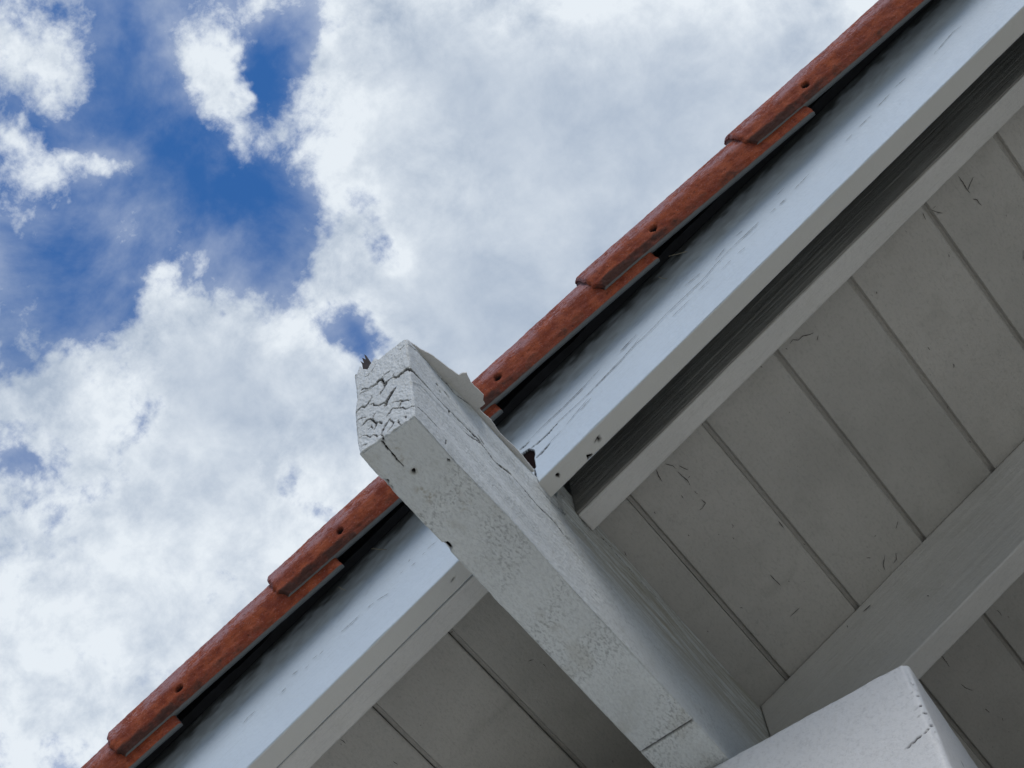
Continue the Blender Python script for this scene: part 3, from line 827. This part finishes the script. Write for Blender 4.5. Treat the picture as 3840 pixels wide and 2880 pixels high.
# --- dry grass stalks caught between tiles and board
def tube(name, pts, r, mat, parent, sides=6):
    pts = np.array(pts, float)
    vv, ff = [], []
    for i, p in enumerate(pts):
        t = pts[min(i + 1, len(pts) - 1)] - pts[max(i - 1, 0)]
        t /= np.linalg.norm(t)
        a = np.cross(t, (0.3, .5, .8))
        a /= np.linalg.norm(a)
        b = np.cross(t, a)
        for k in range(sides):
            an = 2 * math.pi * k / sides
            vv.append(p + (a * math.cos(an) + b * math.sin(an)) * r * (1 - .4 * i / len(pts)))
    for i in range(len(pts) - 1):
        for k in range(sides):
            k2 = (k + 1) % sides
            ff.append((i * sides + k, i * sides + k2, (i + 1) * sides + k2, (i + 1) * sides + k))
    ff.append(tuple(range(sides))[::-1])
    ff.append(tuple((len(pts) - 1) * sides + k for k in range(sides)))
    return mesh_obj(name, vv, ff, mat, parent)
for s_, n0_, ds_, dn_ in [(-.150, .386, .014, -.022), (-.222, .372, .004, -.010), (.462, .392, .022, -.016), (.425, .368, .006, -.010)]:
    pts = [rn(np.array(s_ + t * ds_ + .0006 * math.sin(t * 9)), Y1 - .010 + .007 * t, np.array(n0_ + t * dn_)) for t in np.linspace(0, 1, 5)]
    tube('straw', pts, .0007, M['straw'], house)

# --- gable wall and far support under the roof
Pt, F = lattice(steps(-2.4, 3.2, .4), [1.42, 1.5, 1.6], [0, .5, 1])
zt = (Pt[:, 0] - W) * math.tan(P) + (NS - .004) / CP
Pt[:, 2] = GZ + Pt[:, 2] * (zt - GZ)
mesh_obj('wall', Pt, F, M['wall'], house, smooth=False)

# ================================================================= projecting beam
BB = (W / 2, .3, 0)
beam = thing('roof_beam', 'weathered white beam with cracked paint jutting out through the board below the tiles', 'beam', BB)

beam['kind'] = 'thing'

def topz(y):
    return np.interp(y, [0, .15, .22, .30, .345, .36, 3], [.2045, .2159, .2237, .229, .232, .298, .298])
ENDTOP = sorted([(x, z) for x, z in ENDRIM[0][:11]])
def beam_body():
    X = edgegrid(0, W, .0011, .0022)
    Yv = np.concatenate([[0, .0007, .0015, .0022], np.arange(.0033, .05, .0011), np.arange(.05, .34, .0016), np.arange(.34, .365, .0022), np.arange(.365, .80, .0018), np.arange(.80, 1.1, .006), np.arange(1.1, 2.01, .05)])
    Z = edgegrid(0, 1, .0052, .010)
    Pt, F = lattice(X, Yv, Z)
    # map z
    Pt[:, 2] *= topz(Pt[:, 1])
    hz = topz(Pt[:, 1])
    r = .0024
    lo = np.array([0, 0, 0.])
    q = np.stack([np.clip(Pt[:, 0], r, W - r), np.clip(Pt[:, 1], r, 1.99), np.clip(Pt[:, 2], r, hz - r)], -1)
    d = Pt - q
    L = np.linalg.norm(d, axis=1, keepdims=True)
    D = d / np.maximum(L, 1e-9)
    Q = q + D * np.minimum(r, L)
    x, y, z = Q.T
    endw = sst(.3, .9, -D[:, 1]) * (y < .006)
    rightw = sst(.3, .9, D[:, 0])
    botw = sst(.3, .9, -D[:, 2])
    # overall waviness, larger at the corners
    w1 = fbm(Q * np.array([9, 5, 9]), 3, 200) * .0014
    edge = 1 - np.clip((np.abs(D).max(1) - .80) / .19, 0, 1)
    near = np.exp(-(np.minimum(y, .02) / .01) ** 2)
    w2 = -edge * np.clip(fbm(Q * np.array([120, 34, 60]), 4, 210) + .1, 0, 1) * (.0016 + .0030 * near)
    w2 = w2 + edge * fbm(np.stack([x * 8, y * 17, z * 8], -1), 3, 214) * .0022 * sst(.0, .05, y)
    w3 = fbm(Q * np.array([260, 140, 160]), 3, 220) * .00035
    rough_end = endw * (fbm(np.stack([x * 330 + z * 120, z * 170, 0 * x], -1), 4, 230, .62) * .0011)
    # long grain on the side, strong near the top of the inner part
    gr = fbm(np.stack([x * 5, y * 13, z * 300 + 3.5 * vn(Q * 7, 3)], -1), 4, 240, .6)
    up_in = sst(.09, .22, z) * sst(.24, .40, y)
    mid = sst(.17, .10, np.abs(z - .12)) * .25
    w4 = rightw * gr * (.00035 + .0015 * up_in)
    # saw marks underneath
    sw = np.minimum(fbm(np.stack([x * 210 + y * 80, y * 105 - x * 40, 0 * x], -1), 3, 250, .6) + .1, .05) * sst(-.35, .25, fbm(np.stack([x * 9, y * 34 + x * 12, 0 * x], -1), 2, 251))
    w5 = botw * sw * .0012 * sst(.03, .12, y)
    g1, k1 = cracks(np.stack([x, z], -1), [(END_WIDE, .0026, .008), (END_MED, .0014, .006), (END_THIN, .0008, .002)], .0009, 260)
    wE = np.exp(-(y / .0035) ** 2)
    g2, k2 = cracks(np.stack([y, z], -1), [(RIGHT_WIDE, .0024, .006), (RIGHT_MED, .0015, .004), (RIGHT_THIN, .0008, .0018)], .0005, 270)
    wR = np.exp(-((W - x) / .0035) ** 2)
    g3, k3 = cracks(np.stack([x, y], -1), [(BOT_MED, .0011, .003), (BOT_THIN, .0007, .0015)], .0006, 280)
    wB = np.exp(-(z / .0035) ** 2)
    # paint ridge on the side
    rd, _ = dpoly(np.stack([y, z], -1), RIGHT_RIDGE[0])
    rz = np.interp(y, [p_[0] for p_ in RIGHT_RIDGE[0]], [p_[1] for p_ in RIGHT_RIDGE[0]])
    inr = (y > RIGHT_RIDGE[0][0][0]) & (y < RIGHT_RIDGE[0][-1][0] + .03)
    ridge = (np.exp(-(rd / .0022) ** 2) * .0013 - .0012 * sst(0, .003, z - rz) * np.exp(-np.abs(z - rz) / .012) * inr) * rightw
    # soft long hollows along the side
    hol = rightw * .0016 * np.sin(z * 95 + 2.2 * vn(np.stack([y * 4, 0 * y, 0 * y], -1), 12)) * sst(.02, .10, y) * sst(.34, .22, y)
    # knocked-out bites and nail holes
    bite = np.zeros(len(x))
    for (bx, by, bz, br) in ((0, .052, 0, .0058), (0, .0625, 0, .0045), (0, .1787, 0, .0085), (.0383, .0621, 0, .0032), (.0814, .0775, 0, .0020)):
        dd = np.sqrt((x - bx) ** 2 + (y - by) ** 2 + (z - bz) ** 2) + fbm(Q * 300, 2, 290) * .0012
        bite = np.maximum(bite, 1 - sst(br * .75, br * 1.05, dd))
    ring = np.exp(-((np.hypot(x - .0383, y - .0621) - .0042) / .0009) ** 2) * botw * .5
    kd = np.abs(y - np.interp(x, [p_[0] for p_ in KERF[0]], [p_[1] for p_ in KERF[0]]) + .0004 * vn(Q * 300, 5))
    kerf = (1 - sst(.0010, .0020, kd)) * np.exp(-(z / .004) ** 2)
    disp = w1 + w2 + w3 + rough_end + w4 + w5 + ridge + hol - g1 * wE - g2 * wR - g3 * wB - bite * .005 - kerf * .006
    Q = Q + D * disp[:, None]
    # ragged silhouette of the end: top rim and left rim follow the broken outline
    fy = np.exp(-(y / .016) ** 2)
    tz = np.interp(x, [p_[0] for p_ in ENDTOP], [p_[1] for p_ in ENDTOP]) + fbm(Q * 200, 3, 300) * .0012
    kz = np.clip(z / .2045, 0, 1) ** 6
    Q[:, 2] += kz * fy * (tz - .2045)
    lx = np.interp(z, [.002, .032, .07, .11, .1385, .171, .20, .2235], [.0021, 0, -.0015, -.0022, .0031, .0014, 0, -.0033])
    Q[:, 0] += np.clip(1 - x / W, 0, 1) ** 6 * fy * (lx + fbm(Q * 160, 3, 305) * .0009)
    pit = botw * (.25 + .65 * sst(-.3, .4, fbm(np.stack([x * 14, y * 22 + x * 9, 0 * x], -1), 3, 252))) * sst(.01, .09, y) + endw * sst(.12, .5, -fbm(np.stack([x * 330 + z * 120, z * 170, 0 * x], -1), 4, 230, .62)) * .45
    pit = np.maximum(pit, rightw * (.22 + .35 * sst(-.1, .5, fbm(np.stack([y * 9, z * 30, x], -1), 3, 253))))
    bare = np.maximum.reduce([k1 * wE, k2 * wR, k3 * wB, bite, kerf, np.zeros(len(x))])
    # bare upper corner next to the splinter
    st = np.clip(rightw * up_in * sst(-.30, .30, gr) * .8 + rightw * sst(.30, .52, y) * .15 + rightw * sst(.35, .75, fbm(np.stack([y * 5, z * 60, x], -1), 3, 310)) * .35
                 + botw * sst(.25, .6, fbm(Q * np.array([30, 18, 1]), 4, 320)) * .25, 0, 1)
    for p_ in BOT_STAIN:
        a_ = np.array(p_[0])
        st = np.maximum(st, botw * np.exp(-(np.hypot(*(np.stack([x, y], -1) - a_).T) / .007) ** 2) * sst(-.15, .35, fbm(Q * 230, 4, 330)) * .9)
    lip = edge * sst(.0, .5, fbm(Q * np.array([60, 25, 60]), 3, 340)) * .35
    st = np.clip(np.maximum(st, lip) + ring, 0, 1)
    return mesh_obj('beam_body', Q, F, M['beam'], beam, attrs={'bare': np.clip(bare, 0, 1), 'stain_shade': st, 'pit': pit})
beam_body()

# thin painted cap sheet whose torn edge overhangs the beam
CAPE = [(0.086, 0.0035), (0.0916, 0.0275), (0.097, 0.0425), (0.1007, 0.0695), (0.1049, 0.0927), (0.1091, 0.0888), (0.1109, 0.0928), (0.115, 0.0955), (0.1105, 0.1112), (0.1109, 0.1221), (0.1114, 0.1394), (0.1052, 0.1462), (0.1046, 0.1519), (0.0962, 0.1501), (0.0932, 0.1575), (0.095, 0.1784), (0.0911, 0.2039), (0.093, 0.2487), (0.0905, 0.2864)]
def cap_sheet():
    vv, n_c = [], len(CAPE)
    ys = np.array([c[1] for c in CAPE])
    pts = []
    for i in range(len(CAPE) - 1):
        a, b = np.array(CAPE[i]), np.array(CAPE[i + 1])
        m_ = max(2, int(np.hypot(*(b - a)) / .002))
        for t in np.linspace(0, 1, m_, endpoint=False):
            pts.append(a + (b - a) * t)
    pts.append(np.array(CAPE[-1]))
    pts = np.array(pts)
    pts[:, 1] = np.maximum.accumulate(pts[:, 1] + np.arange(len(pts)) * 1e-5)
    j = np.stack([pts[:, 0] * 300, pts[:, 1] * 300, 0 * pts[:, 0]], -1)
    pts = pts + np.stack([fbm(j, 3, 3), fbm(j, 3, 4)], -1) * .0007
    inner = .060
    F = []
    rows = []
    for (x, y) in pts:
        tz = float(topz(min(y, .33)))
        for lv, zz in ((0, tz + .0006), (1, tz + .0030)):
            vv.append((x, y, zz - .0 * lv))
            vv.append((inner, y, zz))
    for i in range(len(pts) - 1):
        a, b = i * 4, (i + 1) * 4
        F += [(a, b, b + 1, a + 1), (a + 2, a + 3, b + 3, b + 2), (a, a + 2, b + 2, b), (a + 1, b + 1, b + 3, a + 3)]
    return mesh_obj('cap_sheet', vv, F, M['rafter'], beam, smooth=False)
cap_sheet()

def splinter(name, poly, y0, th, mat):
    poly = np.array(poly)
    vv = [(a, y0, b) for a, b in poly] + [(a + .001, y0 + th, b) for a, b in poly]
    k = len(poly)
    F = [tuple(range(k))[::-1], tuple(range(k, 2 * k))] + [(i, (i + 1) % k, (i + 1) % k + k, i + k) for i in range(k)]
    return mesh_obj(name, vv, F, mat, beam, smooth=False)
splinter('splinter', SPIKE[0], .0035, .0035, M['crack'])

# ================================================================= support block under the beam
KB = (.1628, .9, GZ)
post = thing('support_pier', 'large smooth white block holding up the cracked beam, only its rounded top corner showing', 'pier', KB)
def pier_body():
    x0, x1, D_ = -.90, .3655, .42  # unseen left part widened to shade the soffit beside the beam
    X = edgegrid(x0, x1, .0045, .008)
    Yv = edgegrid(0, D_, .006, .008)
    Z = np.concatenate([np.geomspace(3.8, .5, 14)[:-1] * -1, steps(-.5, -.008, .003), [-.0055, -.003, 0]])
    Pt, F = lattice(X, Yv, Z)
    Q, Dd = rounded(Pt, (x0, 0, -3.8), (x1, D_, 0), .0095)
    dd = fbm(Q * 14, 3, 400) * .0012 + fbm(Q * 90, 3, 401) * .0003
    edge = 1 - np.clip((np.abs(Dd).max(1) - .78) / .2, 0, 1)
    dd -= edge * np.clip(fbm(Q * 45, 3, 402) + .1, 0, 1) * .0040
    # cracks by the right edge
    near = edge * (Q[:, 0] > x1 - .01) * (Q[:, 1] < .01)
    nz = fbm(Q * np.array([60, 60, 190]), 3, 404)
    bare = near * sst(.38, .6, nz) * sst(-.02, -.05, Q[:, 2])
    dl, dk = cracks(np.stack([Q[:, 0], Q[:, 2]], -1), [([[(.362, -.140), (.352, -.146), (.338, -.150), (.318, -.158)]], .0011, .003),
                    ([[(.361, -.062), (.352, -.066)], [(.362, -.095), (.35, -.098)], [(.255, -.055), (.259, -.057)], [(.363, -.11), (.352, -.114)]], .0007, .0012)], .0006, 405)
    fr = (Q[:, 1] < .008)
    hd = np.hypot(Q[:, 1] - .105, (Q[:, 2] + .118) * .6)
    hole = (1 - sst(.003, .0045, hd)) * (Q[:, 0] > x1 - .01)
    Q = Q + Dd * (dd - bare * .0012 - dl * fr - hole * .003)[:, None]
    bare = np.maximum.reduce([bare, dk * fr, hole])
    # gentle outward sweep of the right corner lower down, as the old post has
    Q[:, 2] = np.maximum(Q[:, 2], -3.779 )
    a = math.radians(4.3)
    x = x1 + (Q[:, 0] - x1) * math.cos(a) - Q[:, 1] * math.sin(a)
    y = .7215 + (Q[:, 0] - x1) * math.sin(a) + Q[:, 1] * math.cos(a)
    return mesh_obj('pier_body', np.stack([x, y, Q[:, 2] - .0012], -1), F, M['block'], post, attrs={'bare': bare, 'stain_shade': 0 * bare})
pier_body()

scene.cycles.max_bounces = 8
scene.cycles.diffuse_bounces = 6
